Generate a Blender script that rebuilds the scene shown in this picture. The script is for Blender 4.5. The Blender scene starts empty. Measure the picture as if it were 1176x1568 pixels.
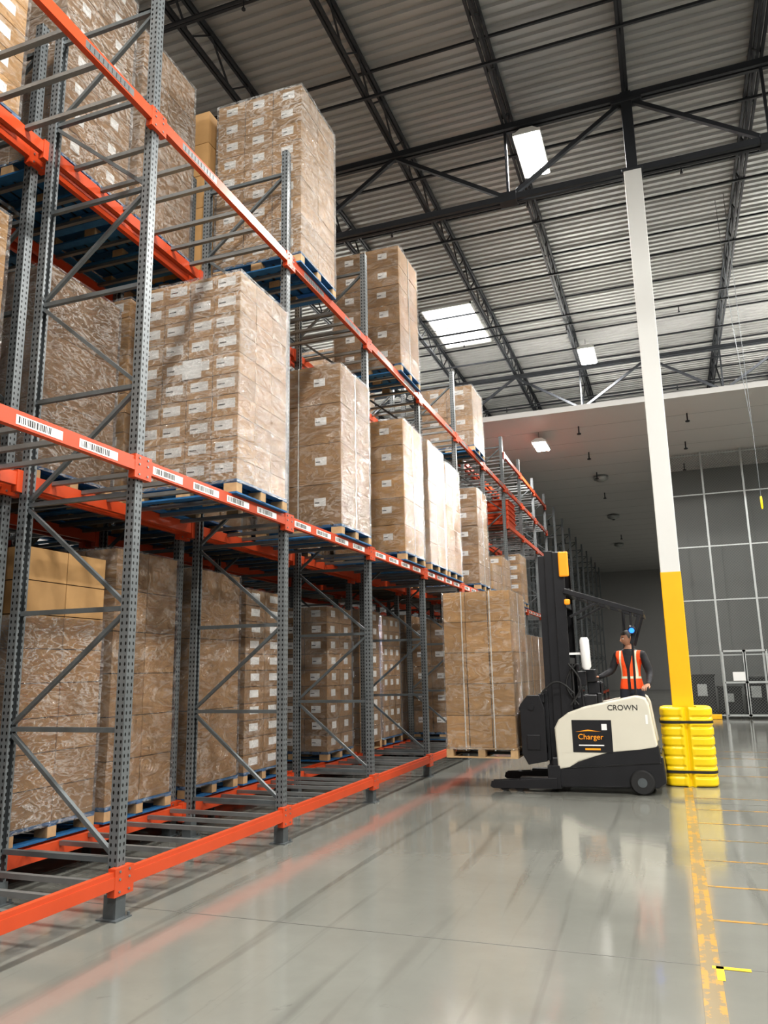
import bpy, math, random
from mathutils import Vector, Matrix, noise as mnoise
R = random.Random(7)
scene = bpy.context.scene
scene.view_settings.view_transform='Standard'
try: scene.view_settings.look='Medium High Contrast'
except Exception: pass

# ------------------------------------------------------------ mesh builder
class MB:
    def __init__(s):
        s.v=[];s.f=[];s.m=[];s.a=[];s.sm=[]
    def add(s,vs,fs,mat=0,var=0.5,smooth=False):
        o=len(s.v); s.v+= [tuple(v) for v in vs]
        for f in fs:
            s.f.append([i+o for i in f]); s.m.append(mat); s.a.append(var); s.sm.append(smooth)
    def box(s,c,d,mat=0,var=0.5):
        x,y,z=c; a,b,e=d[0]/2,d[1]/2,d[2]/2
        vs=[(x-a,y-b,z-e),(x+a,y-b,z-e),(x+a,y+b,z-e),(x-a,y+b,z-e),(x-a,y-b,z+e),(x+a,y-b,z+e),(x+a,y+b,z+e),(x-a,y+b,z+e)]
        s.add(vs,[(0,3,2,1),(4,5,6,7),(0,1,5,4),(1,2,6,5),(2,3,7,6),(3,0,4,7)],mat,var)
    def bb(s,x0,x1,y0,y1,z0,z1,mat=0,var=0.5):
        s.box(((x0+x1)/2,(y0+y1)/2,(z0+z1)/2),(abs(x1-x0),abs(y1-y0),abs(z1-z0)),mat,var)
    def strut(s,p,q,w,h,mat=0,var=0.5,up=(0,0,1)):
        p=Vector(p);q=Vector(q);d=(q-p).normalized();u=Vector(up)
        if abs(d.dot(u))>.98:u=Vector((1,0,0))
        sd=d.cross(u).normalized();u2=sd.cross(d)
        vs=[]
        for e in (p,q):
            for a,b in((-1,-1),(1,-1),(1,1),(-1,1)):
                vs.append(e+sd*a*w/2+u2*b*h/2)
        s.add(vs,[(0,3,2,1),(4,5,6,7),(0,1,5,4),(1,2,6,5),(2,3,7,6),(3,0,4,7)],mat,var)
    def prism(s,prof,y0,y1,mat=0,var=.5,axis='y'):
        n=len(prof)
        if axis=='y': vs=[(a,y0,b) for a,b in prof]+[(a,y1,b) for a,b in prof]
        elif axis=='z': vs=[(a,b,y0) for a,b in prof]+[(a,b,y1) for a,b in prof]
        else: vs=[(y0,a,b) for a,b in prof]+[(y1,a,b) for a,b in prof]
        fs=[tuple(range(n)),tuple(range(2*n-1,n-1,-1))]
        for i in range(n):
            j=(i+1)%n; fs.append((i,i+n,j+n,j))
        s.add(vs,fs,mat,var)
    def loft(s,pts,rad,n=14,mat=0,var=.5,smooth=True):
        pts=[Vector(p) for p in pts]
        rings=[];nrm=None
        for i,p in enumerate(pts):
            d=(pts[min(i+1,len(pts)-1)]-pts[max(i-1,0)]).normalized()
            if nrm is None:
                nrm=Vector((1,0,0)) if abs(d.x)<.8 else Vector((0,1,0))
            nrm=(nrm-d*nrm.dot(d)).normalized(); b=d.cross(nrm)
            r=rad[i]; rx,ry=(r if isinstance(r,tuple) else (r,r))
            rings.append([p+nrm*math.cos(2*math.pi*k/n)*rx+b*math.sin(2*math.pi*k/n)*ry for k in range(n)])
        vs=[v for r in rings for v in r];fs=[]
        for i in range(len(rings)-1):
            for k in range(n):
                k2=(k+1)%n; fs.append((i*n+k,i*n+k2,(i+1)*n+k2,(i+1)*n+k))
        s.add(vs,fs,mat,var,smooth)
        s.add(rings[0],[tuple(range(n-1,-1,-1))],mat,var)
        s.add(rings[-1],[tuple(range(n))],mat,var)
    def cyl(s,p,q,r,n=16,mat=0,var=.5): s.loft([p,q],[r,r],n,mat,var)
    def mesh(s,name,mats):
        me=bpy.data.meshes.new(name); me.from_pydata(s.v,[],s.f)
        for m in mats: me.materials.append(m)
        me.polygons.foreach_set('material_index',s.m)
        me.polygons.foreach_set('use_smooth',s.sm)
        at=me.attributes.new('var','FLOAT','FACE'); at.data.foreach_set('value',s.a)
        me.update(); return me

def link(o,parent=None,loc=None):
    scene.collection.objects.link(o)
    if parent: o.parent=parent
    if loc is not None: o.location=loc
    return o
def empty(name,loc=(0,0,0)):
    e=bpy.data.objects.new(name,None); e.empty_display_size=.2
    return link(e,None,loc)
def obj(name,mb,mats,parent=None,loc=None,bevel=0,seg=2):
    me=mb if isinstance(mb,bpy.types.Mesh) else None
    if me is None:
        if parent is not None and loc is None:   # authored in world coords
            pl=parent.location
            mb.v=[(x-pl.x,y-pl.y,z-pl.z) for x,y,z in mb.v]
        me=mb.mesh(name,mats)
    o=bpy.data.objects.new(name,me); link(o,parent,loc)
    if bevel:
        b=o.modifiers.new('bevel','BEVEL');b.width=bevel;b.segments=seg;b.limit_method='ANGLE';b.angle_limit=math.radians(40)
    return o

# ------------------------------------------------------------ materials
def newmat(name):
    m=bpy.data.materials.new(name);m.use_nodes=True
    nt=m.node_tree; return m,nt,nt.nodes['Principled BSDF']
def N(nt,t,**k):
    n=nt.nodes.new(t)
    for a,b in k.items():
        if a in n.inputs: n.inputs[a].default_value=b
        else: setattr(n,a,b)
    return n
def mathn(nt,op,a,b=None,c=None):
    n=nt.nodes.new('ShaderNodeMath');n.operation=op
    for i,x in enumerate((a,b,c)):
        if x is None: continue
        if isinstance(x,(int,float)): n.inputs[i].default_value=x
        else: nt.links.new(x,n.inputs[i])
    return n.outputs[0]
def mixc(nt,fac,a,b,bt='MIX'):
    n=nt.nodes.new('ShaderNodeMix');n.data_type='RGBA';n.blend_type=bt
    for sock,x in ((n.inputs[0],fac),(n.inputs[6],a),(n.inputs[7],b)):
        if isinstance(x,(int,float)): sock.default_value=x
        elif isinstance(x,tuple): sock.default_value=(x[0],x[1],x[2],1)
        else: nt.links.new(x,sock)
    return n.outputs[2]
def rgb(*c): return (c[0],c[1],c[2],1)
def mat(name,col,rough=.5,metal=0,vary=.15,scale=6,bump=0,emit=0,usevar=0,coat=0):
    m,nt,p=newmat(name)
    tc=N(nt,'ShaderNodeTexCoord');no=N(nt,'ShaderNodeTexNoise',Scale=scale,Detail=5.0)
    nt.links.new(tc.outputs['Object'],no.inputs['Vector'])
    dark=tuple(c*(1-vary) for c in col);lit=tuple(min(1,c*(1+vary)) for c in col)
    c=mixc(nt,no.outputs['Fac'],dark,lit)
    if usevar:
        at=N(nt,'ShaderNodeAttribute',attribute_name='var')
        k=mathn(nt,'MULTIPLY_ADD',at.outputs['Fac'],usevar,1-usevar/2)
        cc=N(nt,'ShaderNodeCombineColor')
        for i in range(3): nt.links.new(k,cc.inputs[i])
        c=mixc(nt,1.0,c,cc.outputs[0],'MULTIPLY')
    nt.links.new(c,p.inputs['Base Color'])
    p.inputs['Roughness'].default_value=rough;p.inputs['Metallic'].default_value=metal
    if coat: p.inputs['Coat Weight'].default_value=coat
    if bump:
        b=N(nt,'ShaderNodeBump',Strength=bump,Distance=.01)
        nt.links.new(no.outputs['Fac'],b.inputs['Height']);nt.links.new(b.outputs[0],p.inputs['Normal'])
    if emit:
        p.inputs['Emission Color'].default_value=rgb(*col);p.inputs['Emission Strength'].default_value=emit
    return m

M={}
M['card']=mat('cardboard_light',(.42,.25,.105),.75,vary=.12,scale=9,usevar=.35)
M['card2']=mat('cardboard_brown',(.30,.178,.08),.75,vary=.14,scale=7,usevar=.35)
M['label']=mat('paper_label',(.78,.78,.76),.5,vary=.03)
M['ink_shade']=mat('ink_and_gap_shade',(.03,.03,.03),.6)  # black print, also the shade painted between cartons
M['strap']=mat('plastic_strap',(.68,.67,.63),.3)
M['orange']=mat('rack_orange_paint',(.49,.066,.018),.38,vary=.12,scale=3)
M['steel']=mat('galvanised_steel',(.25,.26,.26),.35,metal=.6,vary=.15,scale=12)
M['brace']=mat('rack_brace_steel',(.12,.135,.14),.42,metal=.4,vary=.2,scale=8)
M['wood']=mat('pallet_wood',(.42,.28,.15),.8,vary=.3,scale=14,usevar=.4)
M['blue']=mat('pallet_blue_paint',(.02,.12,.27),.7,vary=.35,scale=14,usevar=.3)
M['truss']=mat('dark_truss_steel',(.03,.033,.038),.5,metal=.2,vary=.2)
M['white']=mat('white_paint',(.70,.70,.67),.45,vary=.04,scale=2)
M['yellow']=mat('safety_yellow_paint',(.85,.47,.008),.42,vary=.06,scale=3)
M['yplastic']=mat('yellow_plastic',(.86,.60,.01),.35,vary=.05,scale=3)
M['black']=mat('black_painted_steel',(.018,.018,.02),.35,vary=.3)
M['rubber']=mat('black_rubber',(.02,.02,.02),.7,vary=.2)
M['cream']=mat('cream_body_paint',(.63,.60,.50),.3,vary=.04,scale=3,coat=.3)
M['chrome']=mat('bright_steel',(.6,.6,.6),.2,metal=1,vary=.05)
M['amber']=mat('amber_sign',(.9,.33,.02),.4,emit=.2)
M['bluelamp']=mat('blue_spot_lens',(.02,.14,1.0),.3,emit=3)
M['skin']=mat('skin',(.42,.22,.14),.55,vary=.06)
M['hair']=mat('dark_hair',(.015,.011,.009),.6)
M['trouser']=mat('dark_trousers',(.03,.035,.05),.85)
M['lens']=mat('lamp_lens',(1,.98,.95),.3,vary=0,emit=40)
M['sky']=mat('skylight_panel',(1,1,1),.3,vary=0,emit=4)
M['fence']=mat('fence_steel',(.45,.47,.46),.4,metal=.5)
M['darkwall']=mat('dark_grey_wall',(.15,.158,.152),.7,vary=.12,scale=.6)
M['farwall']=mat('far_wall_paint',(.40,.40,.39),.7,vary=.08,scale=.4)
M['wall']=mat('wall_paint',(.38,.38,.37),.7,vary=.06,scale=.5)
M['lowceil']=mat('white_ceiling_panel',(.66,.655,.635),.5,vary=.03,scale=.5)
M['deck']=mat('galvanised_deck',(.35,.352,.342),.42,metal=.3,vary=.16,scale=.9)
M['joint']=mat('floor_joint_sealant',(.10,.10,.09),.6)

# jacket + vest pattern on the torso (garment print by body position)
m,nt,p=newmat('hi_vis_vest_over_jacket');M['torso']=m
tc=N(nt,'ShaderNodeTexCoord');sx=N(nt,'ShaderNodeSeparateXYZ');nt.links.new(tc.outputs['Object'],sx.inputs[0])
ax=mathn(nt,'ABSOLUTE',sx.outputs[0]);yy_=sx.outputs[1];zz_=sx.outputs[2]
invest=mathn(nt,'MULTIPLY',mathn(nt,'LESS_THAN',ax,.178),mathn(nt,'MULTIPLY',mathn(nt,'GREATER_THAN',zz_,.90),mathn(nt,'MULTIPLY',mathn(nt,'LESS_THAN',zz_,1.475),mathn(nt,'GREATER_THAN',yy_,-.16))))
opn=mathn(nt,'MULTIPLY_ADD',mathn(nt,'MAXIMUM',mathn(nt,'SUBTRACT',zz_,1.2),0),.22,.022)
opening=mathn(nt,'MULTIPLY',mathn(nt,'LESS_THAN',ax,opn),mathn(nt,'LESS_THAN',yy_,0))
vst=mathn(nt,'MULTIPLY',invest,mathn(nt,'SUBTRACT',1,opening))
s1=mathn(nt,'LESS_THAN',mathn(nt,'ABSOLUTE',mathn(nt,'SUBTRACT',ax,.112)),.014)
s1=mathn(nt,'MULTIPLY',s1,mathn(nt,'GREATER_THAN',zz_,1.08))
s2=mathn(nt,'LESS_THAN',mathn(nt,'ABSOLUTE',mathn(nt,'SUBTRACT',zz_,1.07)),.018)
st=mathn(nt,'MAXIMUM',s1,s2)
vc=mixc(nt,st,(.95,.11,.02),(.72,.74,.55))
c=mixc(nt,vst,(.02,.02,.023),vc)
nt.links.new(c,p.inputs['Base Color']);p.inputs['Roughness'].default_value=.7
no=N(nt,'ShaderNodeTexNoise',Scale=14.0,Detail=3.0);nt.links.new(tc.outputs['Object'],no.inputs['Vector'])
b=N(nt,'ShaderNodeBump',Strength=.5,Distance=.02);nt.links.new(no.outputs['Fac'],b.inputs['Height']);nt.links.new(b.outputs[0],p.inputs['Normal'])

# perforated upright
m,nt,p=newmat('perforated_upright_steel');M['post']=m
tc=N(nt,'ShaderNodeTexCoord');sx=N(nt,'ShaderNodeSeparateXYZ');nt.links.new(tc.outputs['Object'],sx.inputs[0])
ge=N(nt,'ShaderNodeNewGeometry');sn=N(nt,'ShaderNodeSeparateXYZ');nt.links.new(ge.outputs['Normal'],sn.inputs[0])
onx=mathn(nt,'GREATER_THAN',mathn(nt,'ABSOLUTE',sn.outputs[0]),.5)
ax=mathn(nt,'ABSOLUTE',sx.outputs[0]);ay=mathn(nt,'ABSOLUTE',sx.outputs[1])
crd=mathn(nt,'ADD',mathn(nt,'MULTIPLY',onx,ay),mathn(nt,'MULTIPLY',mathn(nt,'SUBTRACT',1,onx),ax))
zf=mathn(nt,'SUBTRACT',mathn(nt,'FRACT',mathn(nt,'DIVIDE',sx.outputs[2],.05)),.5)
zz=mathn(nt,'POWER',mathn(nt,'MULTIPLY',zf,.05/.0135),2)
cc=mathn(nt,'POWER',mathn(nt,'DIVIDE',mathn(nt,'SUBTRACT',crd,.021),.0075),2)
hole=mathn(nt,'LESS_THAN',mathn(nt,'ADD',zz,cc),1.0)
no=N(nt,'ShaderNodeTexNoise',Scale=5.0,Detail=4.0);nt.links.new(tc.outputs['Object'],no.inputs['Vector'])
base=mixc(nt,no.outputs['Fac'],(.12,.135,.14),(.20,.215,.22))
nt.links.new(mixc(nt,hole,base,(.008,.008,.008)),p.inputs['Base Color'])
p.inputs['Metallic'].default_value=.35;p.inputs['Roughness'].default_value=.4

# stretch wrap: thin clear film, mostly see-through, glossy crinkles, slightly milky folds
def wrapmat(name,gl,milk,bs,sc,dist,ang,haze):
    m,nt,p=newmat(name);nt.nodes.remove(p)
    out=[n for n in nt.nodes if n.type=='OUTPUT_MATERIAL'][0]
    tc=N(nt,'ShaderNodeTexCoord');mp=N(nt,'ShaderNodeMapping');mp.inputs['Scale'].default_value=(1,1,2.4);mp.inputs['Rotation'].default_value=(ang,ang,0)
    nt.links.new(tc.outputs['Object'],mp.inputs[0])
    n1=N(nt,'ShaderNodeTexNoise',Scale=sc,Detail=5.0,Roughness=.6,Distortion=1.4);nt.links.new(mp.outputs[0],n1.inputs['Vector'])
    n2=N(nt,'ShaderNodeTexNoise',Scale=1.5,Detail=2.0);nt.links.new(tc.outputs['Object'],n2.inputs['Vector'])
    ab=mathn(nt,'ABSOLUTE',mathn(nt,'SUBTRACT',n1.outputs['Fac'],.5))
    rid=mathn(nt,'MAXIMUM',mathn(nt,'SUBTRACT',1,mathn(nt,'MULTIPLY',ab,22.0)),0)
    b=N(nt,'ShaderNodeBump',Strength=bs,Distance=dist);nt.links.new(mathn(nt,'MULTIPLY',ab,-2.0),b.inputs['Height'])
    g=N(nt,'ShaderNodeBsdfGlossy',Roughness=.17);g.inputs['Color'].default_value=(1,1,1,1);nt.links.new(b.outputs[0],g.inputs['Normal'])
    d=N(nt,'ShaderNodeBsdfDiffuse');d.inputs['Color'].default_value=(.8,.79,.76,1)
    t=N(nt,'ShaderNodeBsdfTransparent')
    lw=N(nt,'ShaderNodeLayerWeight',Blend=.2);nt.links.new(b.outputs[0],lw.inputs['Normal'])
    gf=mathn(nt,'MINIMUM',mathn(nt,'MULTIPLY_ADD',lw.outputs['Fresnel'],.7,gl),.6)
    mf=mathn(nt,'MULTIPLY_ADD',mathn(nt,'MULTIPLY',rid,n2.outputs['Fac']),milk*1.5,haze)
    m1=N(nt,'ShaderNodeMixShader');nt.links.new(mf,m1.inputs[0]);nt.links.new(t.outputs[0],m1.inputs[1]);nt.links.new(d.outputs[0],m1.inputs[2])
    m2=N(nt,'ShaderNodeMixShader');nt.links.new(gf,m2.inputs[0]);nt.links.new(m1.outputs[0],m2.inputs[1]);nt.links.new(g.outputs[0],m2.inputs[2])
    nt.links.new(m2.outputs[0],out.inputs[0])
    return m
M['wrapH']=wrapmat('stretch_wrap_heavy',.20,.50,1.0,5.0,.20,.6,.05)
M['wrapL']=wrapmat('stretch_wrap_clear',.09,.24,1.0,2.6,.14,.35,.02)

# floor
m,nt,p=newmat('polished_concrete');M['floor']=m
tc=N(nt,'ShaderNodeTexCoord')
n1=N(nt,'ShaderNodeTexNoise',Scale=.55,Detail=8.0,Roughness=.6);n2=N(nt,'ShaderNodeTexNoise',Scale=9.0,Detail=6.0)
for n in (n1,n2): nt.links.new(tc.outputs['Object'],n.inputs['Vector'])
c=mixc(nt,n1.outputs['Fac'],(.11,.112,.098),(.265,.268,.24))
c=mixc(nt,mathn(nt,'MULTIPLY',n2.outputs['Fac'],.4),c,(.18,.18,.162))
# tyre marks and scuffs
mp=N(nt,'ShaderNodeMapping');mp.inputs['Scale'].default_value=(5.5,.22,1);nt.links.new(tc.outputs['Object'],mp.inputs[0])
n3=N(nt,'ShaderNodeTexNoise',Scale=1.0,Detail=4.0,Distortion=.5);nt.links.new(mp.outputs[0],n3.inputs['Vector'])
mk=mathn(nt,'MULTIPLY',mathn(nt,'MAXIMUM',mathn(nt,'SUBTRACT',n3.outputs['Fac'],.56),0),3.2)
n4=N(nt,'ShaderNodeTexNoise',Scale=2.2,Detail=9.0,Roughness=.75,Distortion=2.0);nt.links.new(tc.outputs['Object'],n4.inputs['Vector'])
sc=mathn(nt,'MULTIPLY',mathn(nt,'MAXIMUM',mathn(nt,'SUBTRACT',n4.outputs['Fac'],.62),0),3.0)
c=mixc(nt,mathn(nt,'MINIMUM',mathn(nt,'ADD',mk,sc),.5),c,(.07,.068,.06))
nt.links.new(c,p.inputs['Base Color'])
nt.links.new(mathn(nt,'MULTIPLY_ADD',n1.outputs['Fac'],.16,.03),p.inputs['Roughness'])
p.inputs['Specular IOR Level'].default_value=1.0
b=N(nt,'ShaderNodeBump',Strength=.04,Distance=.02);nt.links.new(n2.outputs['Fac'],b.inputs['Height']);nt.links.new(b.outputs[0],p.inputs['Normal'])
# worn paint
def worn(name,col,thr):
    m,nt,p=newmat(name);tc=N(nt,'ShaderNodeTexCoord');n=N(nt,'ShaderNodeTexNoise',Scale=7.0,Detail=9.0,Roughness=.7)
    nt.links.new(tc.outputs['Object'],n.inputs['Vector'])
    f=mathn(nt,'GREATER_THAN',n.outputs['Fac'],thr)
    nt.links.new(mixc(nt,f,(.19,.15,.085),col),p.inputs['Base Color']);p.inputs['Roughness'].default_value=.3
    return m
M['line']=worn('worn_yellow_floor_paint',(.38,.205,.04),.50)
M['line2']=worn('yellow_floor_tape',(.75,.48,.02),.3)
# chain link
m,nt,p=newmat('chain_link_mesh');M['mesh']=m
tc=N(nt,'ShaderNodeTexCoord');sx=N(nt,'ShaderNodeSeparateXYZ');nt.links.new(tc.outputs['Object'],sx.inputs[0])
def wire(v):
    f=mathn(nt,'FRACT',mathn(nt,'DIVIDE',v,.09)); return mathn(nt,'LESS_THAN',f,.12)
w=mathn(nt,'MAXIMUM',wire(mathn(nt,'ADD',sx.outputs[0],sx.outputs[2])),wire(mathn(nt,'SUBTRACT',sx.outputs[0],sx.outputs[2])))
nt.links.new(w,p.inputs['Alpha']);p.inputs['Base Color'].default_value=(.22,.23,.22,1);p.inputs['Metallic'].default_value=.5

# ------------------------------------------------------------ room shell
def shell(name,x0,x1,y0,y1,z0,z1,mt):
    b=MB();b.bb(x0,x1,y0,y1,z0,z1);return obj(name,b,[M[mt]],None,(0,0,0))
XL,XR,YB,YD,YF=-15,14,-7,33,60
shell('floor',XL,XR,YB,YF,-.2,0,'floor')
b=MB();y=YB;per=.2;Z=12.0;prev=None;vs=[]
while y<YD:
    vs+= [(y,Z),(y+.09,Z),(y+.115,Z+.045),(y+.175,Z+.045)]
    y+=per
n=len(vs);pts=[(XL,a,c) for a,c in vs]+[(XR,a,c) for a,c in vs]
b.add(pts,[(i,i+1,i+1+n,i+n) for i in range(n-1)])
obj('ceiling',b,[M['deck']],None,(0,0,0))
shell('wall_left',XL-.2,XL,YB,YF,0,12.1,'wall')
shell('wall_right',XR,XR+.2,YB,YF,0,12.1,'wall')
shell('wall_far',XL,XR,YF,YF+.2,0,8.65,'farwall')
shell('wall_upper_far',XL,XR,YD,YD+.2,8.8,12.1,'darkwall')
b=MB();b.bb(XL,XR,21,YF,8.65,8.8)
for i in range(1,24): b.bb(XL,XR,21+i*1.6-.006,21+i*1.6+.006,8.647,8.65,1)
obj('ceiling_low_section',b,[M['lowceil'],M['deck']],None,(0,0,0))
b=MB();b.bb(.25,XR,29.5,29.7,0,8.65)
for i in range(12): b.bb(.9+i*1.1,.93+i*1.1,29.48,29.5,0,8.65)
obj('wall_partition',b,[M['darkwall']],None,(0,0,0))
b=MB();b.bb(-6.0,-4.55,20.05,22.85,11.955,11.985,0)
for k in(0,1,2): b.bb(-6.03,-4.52,20.02+k*1.41,20.07+k*1.41,11.94,11.99,1)
for x in(-6.02,-4.54): b.bb(x-.02,x+.02,20.02,22.88,11.94,11.99,1)
obj('window_1',b,[M['sky'],M['white']],None,(0,0,0))

# joists along Y
b=MB()
L0,L1=YB,YD
for dz,w in((0.55,.09),(-.02,.08)):
    b.bb(-.055,-.012,L0,L1,dz-.03,dz+.03);b.bb(.012,.055,L0,L1,dz-.03,dz+.03)
y=L0;up=True
while y<L1-.6:
    z0,z1=(0,.55) if up else (.55,0)
    b.strut((0,y,z0),(0,y+.6,z1),.028,.028);up=not up;y+=.6
jm=b.mesh('bar_joist',[M['truss']])
for i in range(-7,7):
    x=i*2.1+.09
    if XL+.3<x<XR-.3:
        o=bpy.data.objects.new('roof_bar_joist',jm);link(o,None,(x,0,11.38))
b=MB()
y=YB+.6
while y<YD-.5:
    b.bb(XL+.05,XR-.05,y,y+.045,11.30,11.345)
    b.bb(XL+.05,XR-.05,y+.1,y+.14,11.90,11.94);y+=2.45
obj('roof_joist_bridging',b,[M['truss']],None,(0,0,0))
b=MB()
for y in(8.2,14.6,21,27.4):
    b.cyl((XL+.05,y,11.24),(XR-.05,y,11.24),.028,8)
    x=XL+1
    while x<XR-1:
        b.cyl((x,y,11.08),(x,y,11.24),.012,6);b.cyl((x,y,11.06),(x,y,11.08),.03,8);x+=3
obj('sprinkler_pipes',b,[M['truss']],None,(0,0,0))
def girder(y):
    b=MB()
    for z in(11.22,9.8):
        b.bb(XL+.05,XR-.05,y-.085,y-.02,z-.055,z+.055);b.bb(XL+.05,XR-.05,y+.02,y+.085,z-.055,z+.055)
    for i in range(-4,4):
        x=i*4.2+.09
        if x-.1>XL and x+4.2<XR+.1:
            b.strut((x,y,11.2),(x+2.1,y,9.82),.07,.07);b.strut((x+2.1,y,9.82),(x+4.2,y,11.2),.07,.07)
            b.strut((x+2.1,y,9.82),(x+2.1,y,11.2),.045,.045)
            b.strut((x+2.1,y,9.82),(x+2.1,y+1.9,11.36),.04,.04)
            b.bb(x+1.95,x+2.25,y-.1,y+.1,9.72,9.9)
    obj('roof_joist_girder',b,[M['truss']],None,(0,0,0))
for y in(.2,12.3,24.4): girder(y)

b=MB()
for yy in(22.5,25.5,28.4,32,37,43):
    for x in(-5,-2,1,4,7): 
        b.cyl((x,yy,8.42),(x,yy,8.65),.02,6);b.cyl((x,yy,8.40),(x,yy,8.43),.06,10)
obj('ceiling_sprinkler_heads',b,[M['truss']],None,(0,0,0))
for (x,y) in((-1.9,29),(-2.0,37),(-2.3,46)):
    b=MB();b.loft([(x,y,8.65),(x,y,8.6),(x,y,8.5),(x,y,8.42)],[.10,.28,.26,.1],16);obj('ceiling_dome_unit',b,[M['fence']],None,(0,0,0))

# ------------------------------------------------------------ lamps
def lamp(x,y,z,power,L=1.25,W=.45,col=(1,.975,.935),ceil=11.3):
    e=empty('high_bay_light',(x,y,z))
    b=MB();b.bb(x-W/2-.02,x+W/2+.02,y-L/2-.02,y+L/2+.02,z+.01,z+.07,0)
    b.prism([(x-W/2,z+.07),(x-W/4,z+.14),(x+W/4,z+.14),(x+W/2,z+.07)],y-L/2,y+L/2,0)
    for k in range(3):
        xx=x-W/3+k*W/3; b.bb(xx-W/8,xx+W/8,y-L/2,y+L/2,z-.005,z+.01,1)
    obj('housing',b,[M['white'],M['lens']],e)
    b=MB()
    for yy in(y-L/2+.1,y+L/2-.1): b.cyl((x,yy,z+.1),(x,yy,ceil),.006,6)
    obj('hanger_rods',b,[M['truss']],e)
    ld=bpy.data.lights.new('high_bay_lamp','AREA');ld.shape='RECTANGLE';ld.size=W;ld.size_y=L;ld.energy=power;ld.color=col
    lo=bpy.data.objects.new('lamp_emitter',ld);link(lo,e,(0,0,-.02))
P=770
for x in(-1.62,4.6,10.5):
    for y in(-5.5,2.78,12.84,22.9): lamp(x,y,10.95,P)
for y in(2.78,12.84,22.9): lamp(-10,y,10.95,P)
lamp(-3.2,23.0,8.3,300,1.0,.4,ceil=8.65)
lamp(7.5,24.0,8.3,330,1.0,.4,ceil=8.65)
for y in(36,48): lamp(4.5,y,8.3,560,1.0,.4,ceil=8.65)  # added lamps, unseen behind the partition, to brighten the far low section

# ------------------------------------------------------------ column + bumper
CX,CY=.09,12.3
e=empty('steel_column',(CX,CY,0))
b=MB();b.bb(CX-.14,CX+.14,CY-.14,CY+.14,2.95,9.77,0);b.bb(CX-.145,CX+.145,CY-.145,CY+.145,.02,3.02,1)
b.bb(CX-.09,CX+.09,CY-.09,CY+.09,9.77,11.3,2);b.bb(CX-.2,CX+.2,CY-.2,CY+.2,0,.02,2);b.bb(CX-.17,CX+.17,CY-.15,CY+.15,9.75,9.79,2)
b.bb(CX-.25,CX+.25,CY-.1,CY+.1,11.1,11.16,2)
obj('shaft',b,[M['white'],M['yellow'],M['truss']],e,bevel=.02)
b=MB()
def se(a,r,p=5):
    c,s=math.cos(a),math.sin(a);k=(abs(c)**p+abs(s)**p)**(-1/p);return r*k*c,r*k*s
rings=[];nz=128;na=128;H=1.07
for i in range(nz+1):
    z=H*i/nz
    rib=min(1,abs(math.sin(math.pi*z/H*8.0))*1.6)
    ring=[]
    for k in range(na):
        a=2*math.pi*k/na
        amp=.024 if math.cos(a)>-.2 else .014
        rr=.335+amp*rib
        if i==nz or i==0: rr-=.03
        for g in(-math.pi/2,math.pi/2):
            d=abs((a-g+math.pi)%(2*math.pi)-math.pi)
            if d<.06: rr=.335-.05
            elif d<.16: rr=.335+.02
        x,y=se(a,rr);ring.append((CX+.02+x,CY+y,z+.001))
    rings.append(ring)
vs=[v for r in rings for v in r];fs=[]
for i in range(nz):
    for k in range(na):
        k2=(k+1)%na;fs.append((i*na+k,i*na+k2,(i+1)*na+k2,(i+1)*na+k))
b.add(vs,fs,0,.5,True)
top=rings[-1];inn=[(CX+.02+se(2*math.pi*k/na,.16)[0],CY+se(2*math.pi*k/na,.16)[1],H-.005) for k in range(na)]
b.add(top+inn,[(k,(k+1)%na,na+(k+1)%na,na+k) for k in range(na)],0)
for zc in(.2,.87):
    r0=[];
    for zz in(zc-.018,zc+.018):
        r0+=[(CX+.02+se(2*math.pi*k/na,.362)[0],CY+se(2*math.pi*k/na,.362)[1],zz) for k in range(na)]
    b.add(r0,[(k,(k+1)%na,na+(k+1)%na,na+k) for k in range(na)],1)
obj('column_guard_bumper',b,[M['yplastic'],M['rubber']],None,(0,0,0))

# ------------------------------------------------------------ pallet rack
SP=2.48
def py(i): return 2.31+SP*i     # post line i (bay i between py(i) and py(i+1))
PH=7.73;FD=1.07
pb=MB();w,d=.085,.08
pb.bb(d/2-.006,d/2,-w/2,w/2,.0,PH)
pb.bb(-d/2,d/2-.006,-w/2,-w/2+.006,.0,PH);pb.bb(-d/2,d/2-.006,w/2-.006,w/2,.0,PH)
pb.bb(-d/2,-d/2+.006,-w/2+.006,-w/2+.025,.0,PH);pb.bb(-d/2,-d/2+.006,w/2-.025,w/2-.006,.0,PH)
postmesh=pb.mesh('upright_post',[M['post']])
fb=MB()
fb.bb(-.085,.085,-.085,.085,0,.01,0);fb.bb(-.052,.052,-.052,.052,.01,.16,0)
for sx_ in(-.07,.07): fb.cyl((sx_,.068,0.01),(sx_,.068,.035),.01,6)
footmesh=fb.mesh('base_foot',[M['brace']])
bb_=MB()
zs=[.38+.885*i for i in range(9)]
front=True
for i,z in enumerate(zs):
    bb_.bb(-FD+.04,-.04,-.018,.018,z-.018,z+.018)
    if i<len(zs)-1:
        a,c=(-.04,-FD+.04) if front else(-FD+.04,-.04)
        bb_.strut((a,0,z+.04),(c,0,zs[i+1]-.04),.034,.03);front=not front
bracemesh=bb_.mesh('frame_bracing',[M['brace']])
BL=SP
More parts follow.
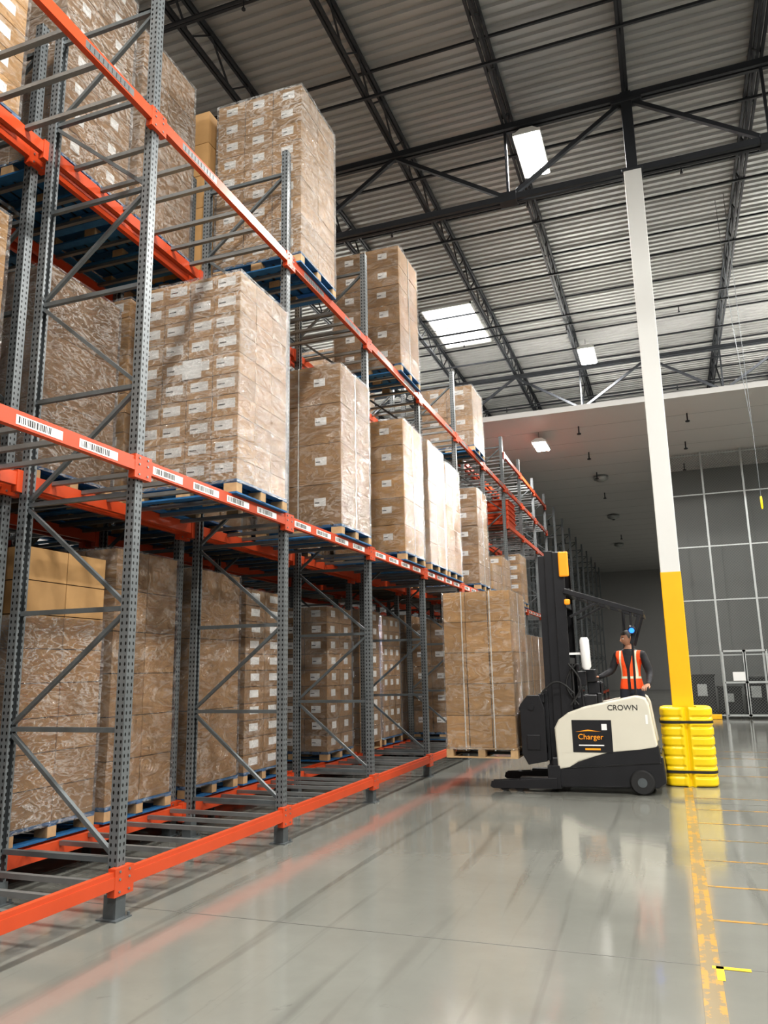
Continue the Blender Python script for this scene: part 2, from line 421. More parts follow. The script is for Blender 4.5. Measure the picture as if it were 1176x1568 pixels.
def baymesh(labels,sil):
    b=MB();h=.11
    for xs,sg in((.045,1),(-FD-.045,-1)):
        b.bb(xs-.022,xs+.022,.0,BL,-h/2,h/2-.025,0);b.bb(xs-.022,xs+.022-.0,.0,BL,h/2-.025,h/2,0)
        b.bb(xs+sg*.022,xs+sg*.028,.0,BL,-h/2,h/2-.03,0)
        for yy in(.05,BL-.05):
            b.bb(xs-.03,xs+.03+0*sg,yy-.05,yy+.05,-.11,.075,0)
            for zz in(-.08,0,.05): b.cyl((xs+sg*.03,yy,zz),(xs+sg*.036,yy,zz),.009,8,1)
    for yy in(.3,.66,1.0,1.48,1.82,2.18):
        b.bb(-FD-.02,.03,yy-.022,yy+.022,h/2-.035,h/2+.0,1)
    if labels:
        for yy in (.32,.88,1.42,1.98):
            b.bb(.073,.0745,yy-.2,yy+.2,-.038,.024,2)
            y=yy-.18;rr=random.Random(int(yy*100))
            while y<yy+.1:
                wd=rr.choice((.004,.008,.012));b.bb(.0745,.0752,y,y+wd,-.028,.016,3);y+=wd+rr.choice((.005,.009))
    if sil:
        for yy in(.62,1.86):
            b.bb(.073,.0745,yy-.28,yy+.28,-.04,.026,1)
            y=yy-.24
            while y<yy+.24: b.bb(.0745,.0752,y,y+.01,-.03,.016,3);y+=.05
    return b.mesh('beam_level',[M['orange'],M['steel'],M['label'],M['ink_shade']])
bm_plain=baymesh(0,0);bm_lab=baymesh(1,0);bm_sil=baymesh(0,1)
LV=[.27,3.25,6.32]
def rack(name,x,n0,n1,face=1):
    e=empty(name,(x,py(n0),0))
    for i in range(n0,n1+1):
        for dx in(0,-FD):
            o=bpy.data.objects.new('upright_post',postmesh);link(o,e,(dx*1.0,py(i)-py(n0),.012))
            if dx: o.rotation_euler=(0,0,math.pi)
            o=bpy.data.objects.new('base_foot',footmesh);link(o,e,(dx,py(i)-py(n0),0))
        o=bpy.data.objects.new('frame_bracing',bracemesh);link(o,e,(0,py(i)-py(n0),0))
        if i<n1:
            lv=list(LV)
            if i in(7,8,9): lv+=[5.35,7.25]
            if i>=10: lv=[.27]
            for z in lv:
                me=bm_plain
                if face and z==3.25: me=bm_lab
                if face and z==6.32: me=bm_sil
                o=bpy.data.objects.new('beam_level',me);link(o,e,(0,py(i)-py(n0),z))
    return e
RX=-3.8
rack('pallet_rack',RX,-1,19)
rack('pallet_rack',-5.12,-1,19,0)
rack('pallet_rack',-6.46,-1,9,0)  # unseen back row, added to block light behind the racks

# ------------------------------------------------------------ loads
def palletmesh(col):
    b=MB();D,W=1.2,1.02
    r=random.Random(3)
    for yy in(-W/2+.05,0,W/2-.05):
        b.bb(-D/2,D/2,yy-.045,yy+.045,.105,.12,0,r.random())
        for xx in(-D/2+.07,0,D/2-.07): b.bb(xx-.07,xx+.07,yy-.05,yy+.05,.018,.105,1,r.random())
        b.bb(-D/2,D/2,yy-.05,yy+.05,0,.018,0,r.random())
    for k in range(8):
        xx=-D/2+.055+k*(D-.11)/7
        b.bb(xx-.055,xx+.055,-W/2,W/2,.12,.14,0,r.random())
    for xx in(-D/2+.05,D/2-.05): b.bb(xx-.05,xx+.05,-W/2+.1,W/2-.1,0.001,.017,0,r.random())
    return b.mesh('pallet',[M[col],M['wood']])
PAL={'blue':palletmesh('blue'),'wood':palletmesh('wood')}
cache={}
def loadmesh(h,ny,nx,nl,lab,wrap,tone,straps,lw,wraptop,paper,seed):
    key=(h,ny,nx,nl,lab,wrap,tone,straps,lw,wraptop,paper,seed)
    if key in cache: return cache[key]
    r=random.Random(seed);b=MB();D,W=1.18,1.0;z0=.142;lh=(h)/nl
    b.bb(-D/2+.02,D/2-.02,-W/2+.02,W/2-.02,z0,z0+h-.02,2,0)  # black core paints the shade in the gaps between cartons
    for l in range(nl):
        for i in range(nx):
            for j in range(ny):
                if 0<i<nx-1 and 0<j<ny-1 and l<nl-1: continue
                cx=-D/2+(i+.5)*D/nx+r.uniform(-.002,.004);cy=-W/2+(j+.5)*W/ny+r.uniform(-.003,.003)
                dx,dy=D/nx-.011,W/ny-.011
                za=z0+l*lh;v=r.random()
                b.bb(cx-dx/2,cx+dx/2,cy-dy/2,cy+dy/2,za+.001,za+lh-.007,0,v)
                lhh=min(.105,lh*.45)
                if '-y' in lab and j==0:
                    a=min(lw,dx*.8);q=cx+r.uniform(-.02,.02);zc=za+lh*.56
                    b.bb(q-a/2,q+a/2,cy-dy/2-.002,cy-dy/2,zc-lhh/2,zc+lhh/2,1)
                    b.bb(q-a/2+.01,q-a/2+a*.45,cy-dy/2-.003,cy-dy/2-.002,zc-lhh*.12,zc+lhh*.0,2)
                if '+x' in lab and i==nx-1:
                    a=min(lw,dy*.8);q=cy+r.uniform(-.02,.02);zc=za+lh*.56
                    b.bb(cx+dx/2,cx+dx/2+.002,q-a/2,q+a/2,zc-lhh/2,zc+lhh/2,1)
    if paper:
        b.bb(-.05,.17,-W/2-.006,-W/2-.004,z0+h*.5,z0+h*.5+.2,1)
    if straps:
        for q in(-.28,.28) if straps==2 else (0,):
            b.bb(q-.008,q+.008,-W/2-.006,-W/2-.001,.1,z0+h,3)
        b.bb(D/2+.001,D/2+.006,-.008,.008,.1,z0+h,3)
    if straps==3:
        for q in(-.2,.22): b.bb(D/2+.001,D/2+.006,q-.008,q+.008,.1,z0+h,3);b.bb(-D/2-.006,-D/2-.001,q-.008,q+.008,.1,z0+h,3)
    cm=b.mesh('cartons',[M[tone],M['label'],M['ink_shade'],M['strap']])
    wm=None
    if wrap:
        b=MB();a,c=D/2+.012,W/2+.012;zt=z0+h*wraptop;zb=.11;nzz=12;ns=6
        per=[]
        for (p,q) in (((-a,-c),(a,-c)),((a,-c),(a,c)),((a,c),(-a,c)),((-a,c),(-a,-c))):
            for k in range(ns):
                t=k/ns;per.append((p[0]+(q[0]-p[0])*t,p[1]+(q[1]-p[1])*t,t))
        n=len(per);vs=[]
        for i in range(nzz+1):
            z=zb+(zt+.008-zb)*i/nzz
            for k,(x,y,t) in enumerate(per):
                o=.010*mnoise.noise(Vector((x*3+seed,y*3,z*3)))
                L=math.hypot(x,y);vs.append((x+x/L*(o+.003),y+y/L*(o+.003),z))
        fs=[]
        for i in range(nzz):
            for k in range(n):
                k2=(k+1)%n;fs.append((i*n+k,i*n+k2,(i+1)*n+k2,(i+1)*n+k))
        b.add(vs,fs,0,.5,False)
        wm=b.mesh('stretch_wrap',[M[wrap]])
    cache[key]=(cm,wm);return cm,wm
def load(x,y,z,h=2.1,ny=2,nx=3,nl=6,lab='',wrap='wrapL',tone='card',straps=0,pal='blue',lw=.2,wraptop=1.0,paper=0,seed=1,rot=0,name='wrapped_pallet_of_cartons'):
    cm,wm=loadmesh(h,ny,nx,nl,lab,wrap,tone,straps,lw,wraptop,paper,seed)
    e=empty(name,(x,y,z));e.rotation_euler=(0,0,rot)
    for nm,me in(('pallet',PAL[pal]),('cartons',cm),('stretch_wrap',wm)):
        if me: link(bpy.data.objects.new(nm,me),e,(0,0,0))
    return e
PZ=[z+.056 for z in LV]
def slot(bay,s): return py(bay)+(.665 if s=='A' else 1.815)
FX=-4.28;BX=-5.60;CX3=-6.99
F={(1,1,'B'):dict(h=2.14,ny=3,nx=4,nl=10,lab='-y',wrap='wrapH',lw=.2,paper=1,seed=2),
 (2,2,'A'):dict(h=2.28,ny=2,nx=3,nl=9,lab='-y',wrap='wrapH',lw=.16,seed=3),
 (2,1,'B'):dict(h=2.12,ny=2,nx=2,nl=4,lab='-y',wrap='wrapL',tone='card2',straps=1,lw=.16,seed=4),
 (3,1,'B'):dict(h=2.14,ny=2,nx=2,nl=5,lab='-y',wrap='wrapL',tone='card',straps=1,lw=.16,seed=5),
 (3,2,'B'):dict(h=2.1,ny=2,nx=2,nl=6,lab='-y',wrap='wrapL',tone='card2',straps=1,lw=.16,seed=6),
 (4,1,'A'):dict(h=2.15,ny=2,nx=3,nl=6,lab='-y',wrap='wrapH',seed=7),
 (4,1,'B'):dict(h=2.05,ny=2,nx=3,nl=5,wrap='wrapL',tone='card',seed=8),
 (5,1,'B'):dict(h=2.1,ny=2,nx=2,nl=5,lab='-y',wrap='wrapL',tone='card2',straps=1,seed=9,lw=.16),
 (5,2,'B'):dict(h=1.4,ny=2,nx=2,nl=4,lab='-y',wrap='wrapH',seed=10),
 (6,1,'A'):dict(h=.6,ny=2,nx=2,nl=3,wrap='wrapL',seed=11),
 (6,1,'B'):dict(h=.9,ny=3,nx=3,nl=4,lab='-y',wrap='wrapL',seed=12),
 (7,1,'B'):dict(h=1.3,ny=2,nx=3,nl=5,lab='-y',wrap='wrapL',seed=13)}
for (bay,lv,s),k in F.items(): load(FX,slot(bay,s),PZ[lv],**k)
for bay in(5,6,7,8):
    for s in'AB': load(FX,slot(bay,s),PZ[0],h=2.1,ny=2,nx=3,nl=5,lab='-y',wrap='wrapL',seed=20+bay%2,tone='card2')
styles=[dict(h=2.3,ny=2,nx=3,nl=6,wrap='wrapL',tone='card2',seed=31),
        dict(h=2.25,ny=2,nx=3,nl=9,lab='-y+x',wrap='wrapL',tone='card2',seed=32,lw=.16,pal='wood'),
        dict(h=2.3,ny=2,nx=3,nl=5,wrap='wrapH',tone='card',seed=33),
        dict(h=2.2,ny=3,nx=3,nl=8,lab='+x-y',wrap='wrapL',tone='card2',seed=34,lw=.14)]
B={(1,0,'A'):dict(h=2.28,ny=2,nx=3,nl=8,wrap='wrapH',tone='card',seed=41,wraptop=.74),
 (1,0,'B'):dict(h=2.42,ny=2,nx=3,nl=6,wrap='wrapL',tone='card2',seed=42),
 (2,0,'A'):dict(h=2.38,ny=1,nx=2,nl=3,wrap='wrapL',tone='card2',seed=43),
 (2,0,'B'):dict(h=2.25,ny=2,nx=3,nl=11,lab='+x',wrap='wrapL',tone='card2',seed=44,lw=.22),
 (3,0,'A'):None,
 (3,0,'B'):dict(h=2.2,ny=2,nx=3,nl=9,lab='+x-y',wrap='wrapL',tone='card2',seed=45,lw=.16),
 (1,1,'A'):dict(h=1.9,ny=1,nx=1,nl=3,wrap='wrapH',tone='card2',seed=46),
 (1,1,'B'):dict(h=2.1,ny=3,nx=3,nl=10,lab='-y',wrap='wrapL',seed=47,lw=.18),
 (0,1,'B'):dict(h=2.1,ny=2,nx=2,nl=3,wrap='wrapL',seed=48),
 (0,2,'B'):dict(h=2.2,ny=2,nx=2,nl=8,lab='-y+x',wrap='wrapL',seed=49),
 (1,2,'A'):dict(h=2.55,ny=2,nx=2,nl=8,lab='+x',wrap='wrapH',seed=50,lw=.12,tone='card2'),
 (1,2,'B'):dict(h=2.35,ny=2,nx=2,nl=5,wrap='wrapH',tone='card2',seed=51),
 (2,2,'A'):dict(h=2.3,ny=2,nx=2,nl=5,wrap=None,tone='card',seed=52)}
for bay in range(-1,10):
    for s in'AB':
        for lv in range(3):
            k=B.get((bay,lv,s),'r')
            if k is None: continue
            if k=='r':
                if lv==2 and bay>=2: continue
                if lv==1 and bay>=6: continue
                k=styles[R.randrange(4)]
            load(BX,slot(bay,s)-(.12 if (bay,s)==(0,'B') else 0),PZ[lv],**k)
for bay in range(0,9):  # loads for the added back row, there to block light
    for s in'AB':
        for lv in range(3):
            if lv==2 and(bay>5 or bay in(2,3,4)): continue
            if lv==1 and bay>=6: continue
            load(CX3,slot(bay,s),PZ[lv],**styles[R.randrange(4)])
# carried load
load(-2.62,11.62,.43,h=2.2,ny=3,nx=3,nl=5,wrap='wrapL',tone='card',straps=3,pal='wood',seed=60,rot=math.pi/2)

# stack of orange totes on the far upper rack level
e=empty('orange_tote_stack',(FX,slot(7,'A'),5.35+.056))
b=MB();x0,y0,z0=FX,slot(7,'A'),e.location.z
for k in range(5):
    z=z0+k*.13
    b.bb(x0-.55,x0+.55,y0-.48,y0+.48,z,z+.10,0);b.bb(x0-.58,x0+.58,y0-.50,y0+.50,z+.10,z+.125,0)
obj('totes',b,[M['orange']],e,bevel=.01)

# ------------------------------------------------------------ reach truck
T=empty('reach_forklift',(-1.0,11.6,0))
YN,YFa=11.05,12.15
b=MB()
prof=[(-1.58,.30),(-1.60,.84),(-1.54,.95),(-1.40,1.05),(-1.20,1.12),(-.50,1.27),(-.38,1.24),(-.34,1.15),(-.27,.60),(-.50,.56),(-.9,.52),(-1.3,.40),(-1.42,.32)]
b.prism(prof,YN,YN+.26)
b.prism(prof,YFa-.16,YFa)
obj('body_side_shells',b,[M['cream']],T,bevel=.03,seg=4)
b=MB()
b.bb(-1.58,-1.02,YN+.26,YFa-.16,.3,1.08);b.prism([(-1.55,1.08),(-1.5,1.2),(-1.15,1.28),(-1.02,1.28),(-1.02,1.08)],YN+.3,YFa-.2)
obj('power_unit_block',b,[M['black']],T,bevel=.02)
b=MB()
b.prism([(-1.66,.07),(-1.66,.46),(-1.5,.46),(-.25,.50),(-.22,.48),(-.2,.16),(-.3,.09)],YN+.02,YFa-.02)
b.prism([(-1.64,.3),(-1.6,.34),(-1.42,.36),(-.95,.56),(-.26,.64),(-.24,.4)],YN+.005,YN+.12)
obj('chassis_base',b,[M['black']],T,bevel=.02)
b=MB();b.bb(-.99,-.24,YN+.27,YFa-.17,.498,.515);obj('floor_mat',b,[M['rubber']],T)
b=MB()
for (x,y,r,w) in((-.5,YN-.01,.16,.1),(-.5,YFa-.09,.16,.1)):
    b.loft([(x,y,r),(x,y+.015,r),(x,y+w-.015,r),(x,y+w,r)],[r-.02,r,r,r-.02],28,0)
    b.cyl((x,y-.006,r),(x,y,r),.06,20,1)
for y in(YN+.06,YFa-.06):
    for x in(-2.32,-2.12): b.loft([(x,y-.05,.075),(x,y+.05,.075)],[.075,.075],20,0)
obj('wheels',b,[M['rubber'],M['brace']],T)
b=MB()
for y in(YN+.06,YFa-.06):
    for s_ in(-.075,.065): b.prism([(-2.52,.06),(-2.50,.13),(-1.6,.19),(-1.6,.05),(-2.48,.035)],y+s_,y+s_+.012)
    b.bb(-2.1,-1.6,y-.07,y+.07,.15,.19)
b.bb(-1.72,-1.55,YN,YFa,.05,.35)
obj('outrigger_legs',b,[M['black']],T,bevel=.004)
b=MB();b.bb(-1.36,-.84,YN-.004,YN,.53,.95,0)
b.bb(-.97,-.90,YN-.006,YN-.004,.82,.90,1);b.bb(-1.28,-.95,YN-.006,YN-.004,.615,.63,1);b.bb(-1.2,-1.0,YN-.006,YN-.004,.56,.585,2)
b.prism([(-1.32,.795),(-1.15,.825),(-.98,.80),(-1.15,.808)],YN-.006,YN-.004,2)
b.bb(-.40,-.37,YN-.004,YN,.9,1.02,1)
obj('side_panel_decal',b,[M['black'],M['label'],M['amber']],T)
def text(s,x,y,z,size,mt,nm):
    cu=bpy.data.curves.new(nm,'FONT');cu.body=s;cu.size=size;cu.extrude=.002;cu.align_x='CENTER';cu.materials.append(M[mt])
    o=bpy.data.objects.new(nm,cu);link(o,T,(x-T.location.x,y-T.location.y,z-T.location.z));o.rotation_euler=(math.pi/2,0,0)
text('CROWN',-.68,YN-.004,1.08,.10,'ink_shade','body_lettering')
text('Charger',-1.12,YN-.007,.70,.10,'amber','decal_lettering')
b=MB()
def chan(x,y,z0,z1,dx=.12,sg=1):
    b.bb(x-dx/2,x+dx/2,y-.006,y+.006,z0,z1);b.bb(x-dx/2,x-dx/2+.014,y,y+sg*.05,z0,z1);b.bb(x+dx/2-.014,x+dx/2,y,y+sg*.05,z0,z1)
for y,sg in((YN+.12,1),(YFa-.12,-1)):
    chan(-1.42,y,.12,3.28,.15,sg);chan(-1.55,y+sg*.03,.2,3.31,.13,sg);chan(-1.66,y+sg*.06,.25,3.25,.11,sg)
for z in(.5,1.7,2.5,3.2): b.bb(-1.5,-1.36,YN+.12,YFa-.12,z,z+.09)
b.bb(-1.62,-1.56,YN+.15,YFa-.15,3.05,3.2)
b.bb(-1.70,-1.64,YN+.18,YFa-.18,3.1,3.22)
obj('mast_rails',b,[M['black']],T,bevel=.003,seg=1)
b=MB()
for y in(YN+.3,YFa-.3): b.cyl((-1.47,y,.4),(-1.47,y,3.0),.035,14,0);b.cyl((-1.47,y,2.2),(-1.47,y,3.15),.022,12,1)
for y in(11.5,11.56,11.64,11.70): b.cyl((-1.55,y,.5),(-1.55,y,3.1),.01,6,0)
obj('lift_cylinders_and_chains',b,[M['black'],M['chrome']],T)
b=MB();b.bb(-1.41,-1.27,YN+.06,YN+.1,2.92,3.28);b.bb(-1.36,-1.28,YN+.03,YN+.1,2.52,2.6)
obj('mast_warning_panel',b,[M['amber']],T,bevel=.02)
b=MB()
for y in(YN+.2,YFa-.2):
    b.strut((-1.70,y,1.15),(-2.02,y,.62),.05,.09);b.strut((-1.70,y,.62),(-2.02,y,1.15),.05,.09)
    b.bb(-1.76,-1.68,y-.06,y+.06,.4,1.35)
b.bb(-1.80,-1.72,YN+.05,YFa-.05,1.18,1.3);b.bb(-1.80,-1.72,YN+.05,YFa-.05,.5,.62)
b.bb(-2.06,-2.0,YN+.12,YFa-.12,.55,.67);b.bb(-2.06,-2.0,YN+.12,YFa-.12,.95,1.07)
b.prism([(-1.98,.35),(-2.06,.5),(-2.06,1.15),(-1.95,1.28),(-1.78,1.28),(-1.72,1.1),(-1.72,.4)],YN+.02,YN+.14)
b.bb(-1.98,-1.80,YN+.005,YN+.02,.55,.75);b.cyl((-1.9,YN+.0,1.12),(-1.9,YN+.02,1.12),.04,16)
for y in(11.35,11.85):
    b.bb(-2.10,-2.06,y-.05,y+.05,.455,1.1);b.prism([(-2.10,.455),(-3.14,.46),(-3.14,.475),(-2.10,.50)],y-.05,y+.05)
b.bb(-2.10,-2.06,11.2,12.0,1.07,1.12)
obj('fork_carriage',b,[M['black']],T,bevel=.008)
b=MB()
for k in range(4):
    y=YN+.3+.06*k;pts=[(-1.6-.3*t,y,1.1-.35*math.sin(t*math.pi)) for t in [i/10 for i in range(11)]]
    b.loft(pts,[.012]*11,8)
for k in range(3):
    pts=[(-1.36+.05*k-.15*math.sin(t*math.pi)*(k-1),YN+.04+.03*k,1.15+.55*t) for t in[i/10 for i in range(11)]];b.loft(pts,[.013]*11,8)
pts=[(-1.75+.45*t,YN+.0,1.30+.16*math.sin(t*math.pi)) for t in[i/10 for i in range(11)]];b.loft(pts,[.014]*11,8)
obj('hydraulic_hoses',b,[M['rubber']],T)
b=MB()
for y in(YN+.1,YFa-.1):
    b.strut((-1.36,y,2.72),(-.32,y,2.36),.05,.07)
    b.strut((-.36,y,2.37),(-.50,y,1.95),.04,.05);b.strut((-1.3,y,2.35),(-.9,y,2.54),.035,.035)
for k in range(7):
    x=-1.3+k*.163;z=2.70-(x+1.36)*.346;b.bb(x-.012,x+.012,YN+.1,YFa-.1,z-.02,z+.02)
b.strut((-.62,YFa-.1,2.44),(-.66,YFa-.1,1.2),.045,.045)
b.bb(-1.36,-1.28,YN+.1,YFa-.1,2.66,2.75)
b.strut((-.48,YN+.1,2.42),(-.50,YN+.1,1.25),.03,.03)
obj('overhead_guard',b,[M['black']],T,bevel=.006)
b=MB();b.loft([(-1.12,YN+.12,1.62),(-1.12,YN+.12,1.66),(-1.13,YN+.12,2.02),(-1.13,YN+.12,2.06)],[(.04,.04),(.065,.055),(.065,.055),(.045,.04)],16)
b.strut((-1.12,YN+.14,1.84),(-1.36,YN+.14,1.84),.03,.03)
obj('white_cab_fan',b,[M['label']],T)
b=MB();b.cyl((-.48,YN+.07,2.16),(-.48,YN+.0,2.13),.05,14,0);b.cyl((-.48,YN+.003,2.131),(-.48,YN-.008,2.126),.035,14,1)
obj('blue_safety_lamp',b,[M['black'],M['bluelamp']],T)
b=MB();b.bb(-1.15,-.98,YN+.35,YFa-.3,1.28,1.45,0);b.bb(-1.16,-1.02,YN+.3,YN+.55,1.45,1.62,0);b.cyl((-.96,11.42,1.28),(-.96,11.42,1.40),.02,12,0);b.loft([(-.96,11.42,1.39),(-.96,11.42,1.43),(-.96,11.42,1.45)],[.02,.028,.015],12,0)
b.strut((-1.2,YN+.2,1.1),(-1.25,YN+.2,1.7),.03,.03,0);b.box((-1.2,YN+.2,1.5),(.12,.05,.2),0)
b.bb(-1.02,-.96,11.35,11.5,1.0,1.3)
obj('control_console',b,[M['black']],T,bevel=.01)

# ------------------------------------------------------------ operator
verts=[];rad=[];edges=[];grp=[]
def V(p,r): verts.append(p);rad.append(r);return len(verts)-1
def E(a,b,g): edges.append((a,b));grp.append(g)
pel=V((0,0,.94),(.155,.115));wa=V((0,0,1.08),(.14,.105));ch=V((0,0,1.25),(.155,.115));uc=V((0,.005,1.38),(.15,.11));nk=V((0,.0,1.49),(.058,.058));hb=V((-.005,-.01,1.58),(.06,.06))
E(pel,wa,'torso');E(wa,ch,'torso');E(ch,uc,'torso');E(uc,nk,'neck');E(nk,hb,'neck')
arms={-1:[(-.19,0,1.41),(-.27,-.03,1.17),(-.38,-.19,1.09),(-.415,-.235,1.085)],1:[(.19,0,1.41),(.27,.02,1.13),(.30,-.15,.98),(.30,-.20,.965)]}
for sg,a in arms.items():
    i=uc
    for p_,r in zip(a,((.072,.072),(.056,.056),(.04,.04),(.032,.026))):
        j=V(p_,r);E(i,j,'torso' if i==uc else 'arm');i=j
for sg in(-1,1):
    h=V((sg*.095,0,.86),(.10,.10));kn=V((sg*.11,-.02,.48),(.062,.065));an=V((sg*.12,.02,.09),(.045,.05));to=V((sg*.135,-.12,.05),(.042,.04))
    E(pel,h,'leg');E(h,kn,'leg');E(kn,an,'leg');E(an,to,'shoe')
me=bpy.data.meshes.new('bodyskel');me.from_pydata(verts,edges,[]);so=bpy.data.objects.new('skel',me);link(so)
sk=so.modifiers.new('s','SKIN');sk.use_smooth_shade=True
for i,r in enumerate(rad): me.skin_vertices[0].data[i].radius=r
for i in range(len(rad)): me.skin_vertices[0].data[i].use_root=(i==0)
ss=so.modifiers.new('u','SUBSURF');ss.levels=3;ss.render_levels=3
dg=bpy.context.evaluated_depsgraph_get();bodyme=bpy.data.meshes.new_from_object(so.evaluated_get(dg))
bpy.data.objects.remove(so)
bodyme.materials.clear()
for k in('torso','trouser','skin','rubber'): bodyme.materials.append(M[k])
def segd(p,a,b):
    a=Vector(a);b=Vector(b);d=b-a;t=max(0,min(1,(p-a).dot(d)/d.length_squared));return (p-a-d*t).length
for f in bodyme.polygons:
    p=f.center;best=min(range(len(edges)),key=lambda i:segd(p,verts[edges[i][0]],verts[edges[i][1]])-.5*min(rad[edges[i][0]][0],rad[edges[i][1]][0]))
    g=grp[best];mi=0
    if g=='neck': mi=2 if p.z>1.5 else 0
    elif g=='leg': mi=1 if p.z<.9 else 0
    elif g=='shoe': mi=3
    f.material_index=mi;f.use_smooth=True
OP=empty('forklift_operator',(-.56,11.60,.515))
OP.rotation_euler=(0,0,-.3);OP.scale=(.97,.97,.92)
bodyme.name='clothed_body';o=bpy.data.objects.new('clothed_body',bodyme);link(o,OP,(0,0,0))
def headmesh():
    b=MB();n=28;mr=22;vs=[];fs=[]
    for i in range(mr+1):
        ph=math.pi*i/mr
        for k in range(n):
            th=2*math.pi*k/n;x=math.sin(ph)*math.cos(th);y=math.sin(ph)*math.sin(th);z=math.cos(ph)
            X=x*.076;Y=y*.098;Zz=z*.118
            if z<-.1:
                t=(-.1-z);X*=1-.38*t;Y=Y*(1-.25*t)-.018*t if y<0 else Y*(1-.55*t)
            if y<-.5 and z>-.5 and z<.2: Y+=.006*(1-abs(x)*1.5) if abs(x)>.25 else -.002
            vs.append((X,Y,Zz))
    for i in range(mr):
        for k in range(n):
            k2=(k+1)%n;fs.append((i*n+k,(i+1)*n+k,(i+1)*n+k2,i*n+k2))
    b.add(vs,fs,0,.5,True)
    b.loft([(0,-.094,.018),(0,-.106,-.008),(0,-.117,-.026),(0,-.100,-.038)],[.008,.010,.014,.008],10,0)
    b.loft([(-.024,-.093,-.060),(0,-.099,-.058),(.024,-.093,-.060)],[.003,.006,.003],8,3)
    for s_ in(-1,1):
        b.loft([(s_*.074,.012,.02),(s_*.085,.018,.0),(s_*.076,.008,-.03)],[(.008,.016),(.010,.022),(.006,.012)],10,0)
        b.loft([(s_*.03-.001,-.080,.004),(s_*.03,-.0905,.004)],[.012,.007],12,2)
        b.loft([(s_*.03,-.0905,.004),(s_*.03,-.0925,.004)],[.005,.003],10,1)
        b.loft([(s_*.014,-.094,.022),(s_*.032,-.093,.026),(s_*.05,-.083,.020)],[.003,.004,.002],8,1)
    vs=[];fs=[];rows=14
    for i in range(rows+1):
        for k in range(n):
            th=2*math.pi*k/n;fr=-math.sin(th)
            lim=math.pi*(.34 if fr>.4 else .62 if fr<-.2 else .5);ph=lim*i/rows
            vs.append((math.sin(ph)*math.cos(th)*.083,math.sin(ph)*math.sin(th)*.106+.003,math.cos(ph)*.126))
    for i in range(rows):
        for k in range(n):
            k2=(k+1)%n;fs.append((i*n+k,(i+1)*n+k,(i+1)*n+k2,i*n+k2))
    b.add(vs,fs,1,.5,True)
    return b.mesh('head',[M['skin'],M['hair'],M['label'],M['skin']])
h=bpy.data.objects.new('head',headmesh());link(h,OP,(-.005,-.02,1.66));h.rotation_euler=(.12,0,-.75)
def hand(nm,wp,dirv,sg):
    b=MB();d=Vector(dirv).normalized();w=Vector(wp);side=d.cross(Vector((0,0,1))).normalized();dn=Vector((0,0,-1))
    b.loft([w-d*.02,w+d*.02,w+d*.06,w+d*.09],[(.024,.018),(.036,.016),(.042,.015),(.038,.012)],14,0)
    for k,(L,o_) in enumerate(((.068,-.030),(.078,-.010),(.073,.010),(.056,.030))):
        q=w+d*.088+side*o_;b.loft([q,q+d*L*.45+dn*.006,q+d*L*.75+dn*.026,q+d*L*.8+dn*.045],[.009,.0088,.008,.006],9,0)
    q=w+d*.03+side*sg*.032;b.loft([q,q+side*sg*.022+d*.03+dn*.01,q+side*sg*.02+d*.055+dn*.026],[.012,.0105,.008],9,0)
    me=b.mesh(nm,[M['skin']]);link(bpy.data.objects.new(nm,me),OP,(0,0,0))
hand('right_hand',(-.42,-.24,1.085),(-.6,-.7,-.05),1)
hand('left_hand',(.30,-.205,.963),(-.1,-.95,-.25),-1)

# ------------------------------------------------------------ fence, gate
e=empty('security_mesh_fence',(0,27,0))
b=MB();XS=[.25+i*1.22 for i in range(12)]
for x in XS: b.bb(x-.03,x+.03,26.97,27.03,0,8.65)
for z in(.1,1.95,3.7,5.45,7.2,8.55): b.bb(.25,XR,26.985,27.015,z-.02,z+.02)
obj('frame',b,[M['fence']],e)
b=MB();b.add([(.25,27,.05),(XR,27,.05),(XR,27,8.6),(.25,27,8.6)],[(0,1,2,3)]);obj('chain_link',b,[M['mesh']],e)
b=MB()
for x0 in(1.5,2.15): 
    for x in(x0,x0+.62): b.bb(x-.03,x+.03,26.9,26.95,.05,2.1)
    for z in(.1,1.1,2.07): b.bb(x0,x0+.62,26.9,26.95,z-.03,z+.03)
b.bb(1.75,2.1,26.88,26.9,1.15,1.42,1)
obj('door_1',b,[M['fence'],M['label']],None,(0,0,0))
b=MB();b.bb(.3,1.3,26.6,26.75,0,.15);b.bb(2.9,6,26.6,26.75,0,.15);obj('floor_curb_rail',b,[M['yellow']],None,(0,0,0),bevel=.02)
b=MB()
for i,(x,y,hh) in enumerate(((.9,28.3,1.3),(1.7,28.6,.9),(2.5,28.2,1.2),(3.6,28.5,1.6))):
    b.bb(x-.35,x+.35,y-.3,y+.3,.1,hh);b.bb(x-.38,x+.38,y-.33,y+.33,hh,hh+.05);b.bb(x-.3,x-.25,y-.25,y-.2,0,.1);b.bb(x+.25,x+.3,y-.25,y-.2,0,.1)
    b.bb(x-.2,x+.1,y-.32,y-.3,hh*.5,hh*.8,1)
obj('caged_equipment_cabinets',b,[M['black'],M['fence']],None,(0,0,0),bevel=.01)
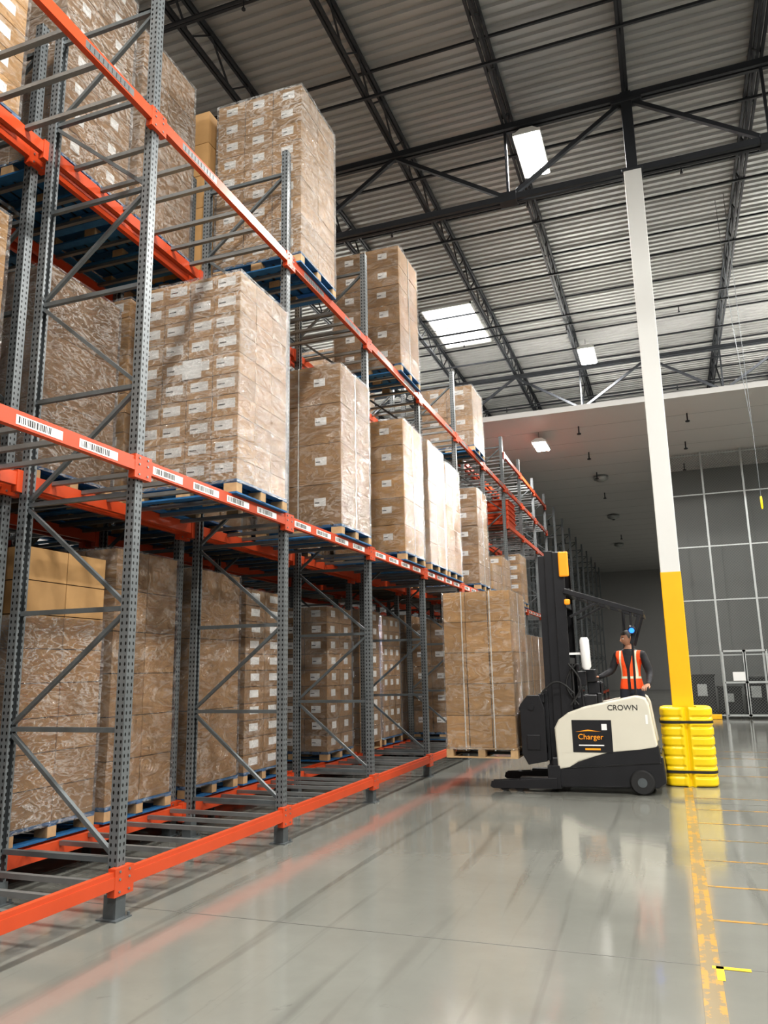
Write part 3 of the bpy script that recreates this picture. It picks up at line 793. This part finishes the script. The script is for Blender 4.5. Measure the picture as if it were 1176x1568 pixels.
b=MB();b.loft([(1.85,16,11.3),(1.86,16,8),(1.87,16,4.8)],[.005,.005,.005],6,0);b.loft([(1.87,16,4.8),(1.87,16,4.78),(1.87,16,4.58),(1.87,16,4.55)],[.012,.02,.02,.01],10,1)
b.loft([(1.7,16.2,11.3),(1.75,16.2,8.5),(1.86,16,6.2)],[.005,.005,.005],6,0)
obj('hanging_pull_cord',b,[M['brace'],M['yplastic']],None,(0,0,0))

# ------------------------------------------------------------ floor markings
b=MB()
b.bb(0,.035,YB,11.85,.0005,.002);b.bb(.035,.07,YB,11.85,.0005,.0015,1);b.bb(.07,.105,YB,11.85,.0005,.002);b.bb(.0,.10,12.75,26,.0005,.002)
for y in (4.0,5.9,6.75,7.6,8.45,9.3,10.15,11.0,13.2,14.4,15.6,16.8): b.bb(.105,3.2,y,y+.035,.0005,.002)
M['line3']=worn('scuffed_floor_paint',(.33,.19,.055),.56)
obj('floor_marking_lines',b,[M['line'],M['line3']],None,(0,0,0))
b=MB();b.bb(.06,.26,5.02,5.06,.002,.003);b.bb(.08,.12,4.85,5.06,.002,.003);obj('floor_corner_mark',b,[M['line2']],None,(0,0,0))
b=MB()
for y in(-.5,5.05,10.6,16.2,21.8): b.bb(XL,XR,y,y+.008,.0002,.0012)
for x in(-9,4.2): b.bb(x,x+.006,YB,YF-1,.0002,.0012)
obj('floor_joint_lines',b,[M['joint']],None,(0,0,0))

# ------------------------------------------------------------ world + camera
w=bpy.data.worlds.new('world');scene.world=w;w.use_nodes=True
w.node_tree.nodes['Background'].inputs[0].default_value=(.92,.96,1,1);w.node_tree.nodes['Background'].inputs[1].default_value=.3
f=1177.0
Zc=Vector((-108,5684,-1177)).normalized()
Yc=Vector((442,-236,-1177));Yc=(Yc-Zc*Yc.dot(Zc)).normalized();Xc=Yc.cross(Zc)
rot=Matrix((Xc,Yc,Zc))
cd=bpy.data.cameras.new('camera');cam=bpy.data.objects.new('camera',cd);link(cam)
cam.matrix_world=Matrix.Translation((0,0,1.65))@rot.to_4x4()
cd.sensor_fit='VERTICAL';cd.sensor_height=24;cd.lens=24*f/1568;cd.clip_end=200;cd.clip_start=.05
scene.camera=cam
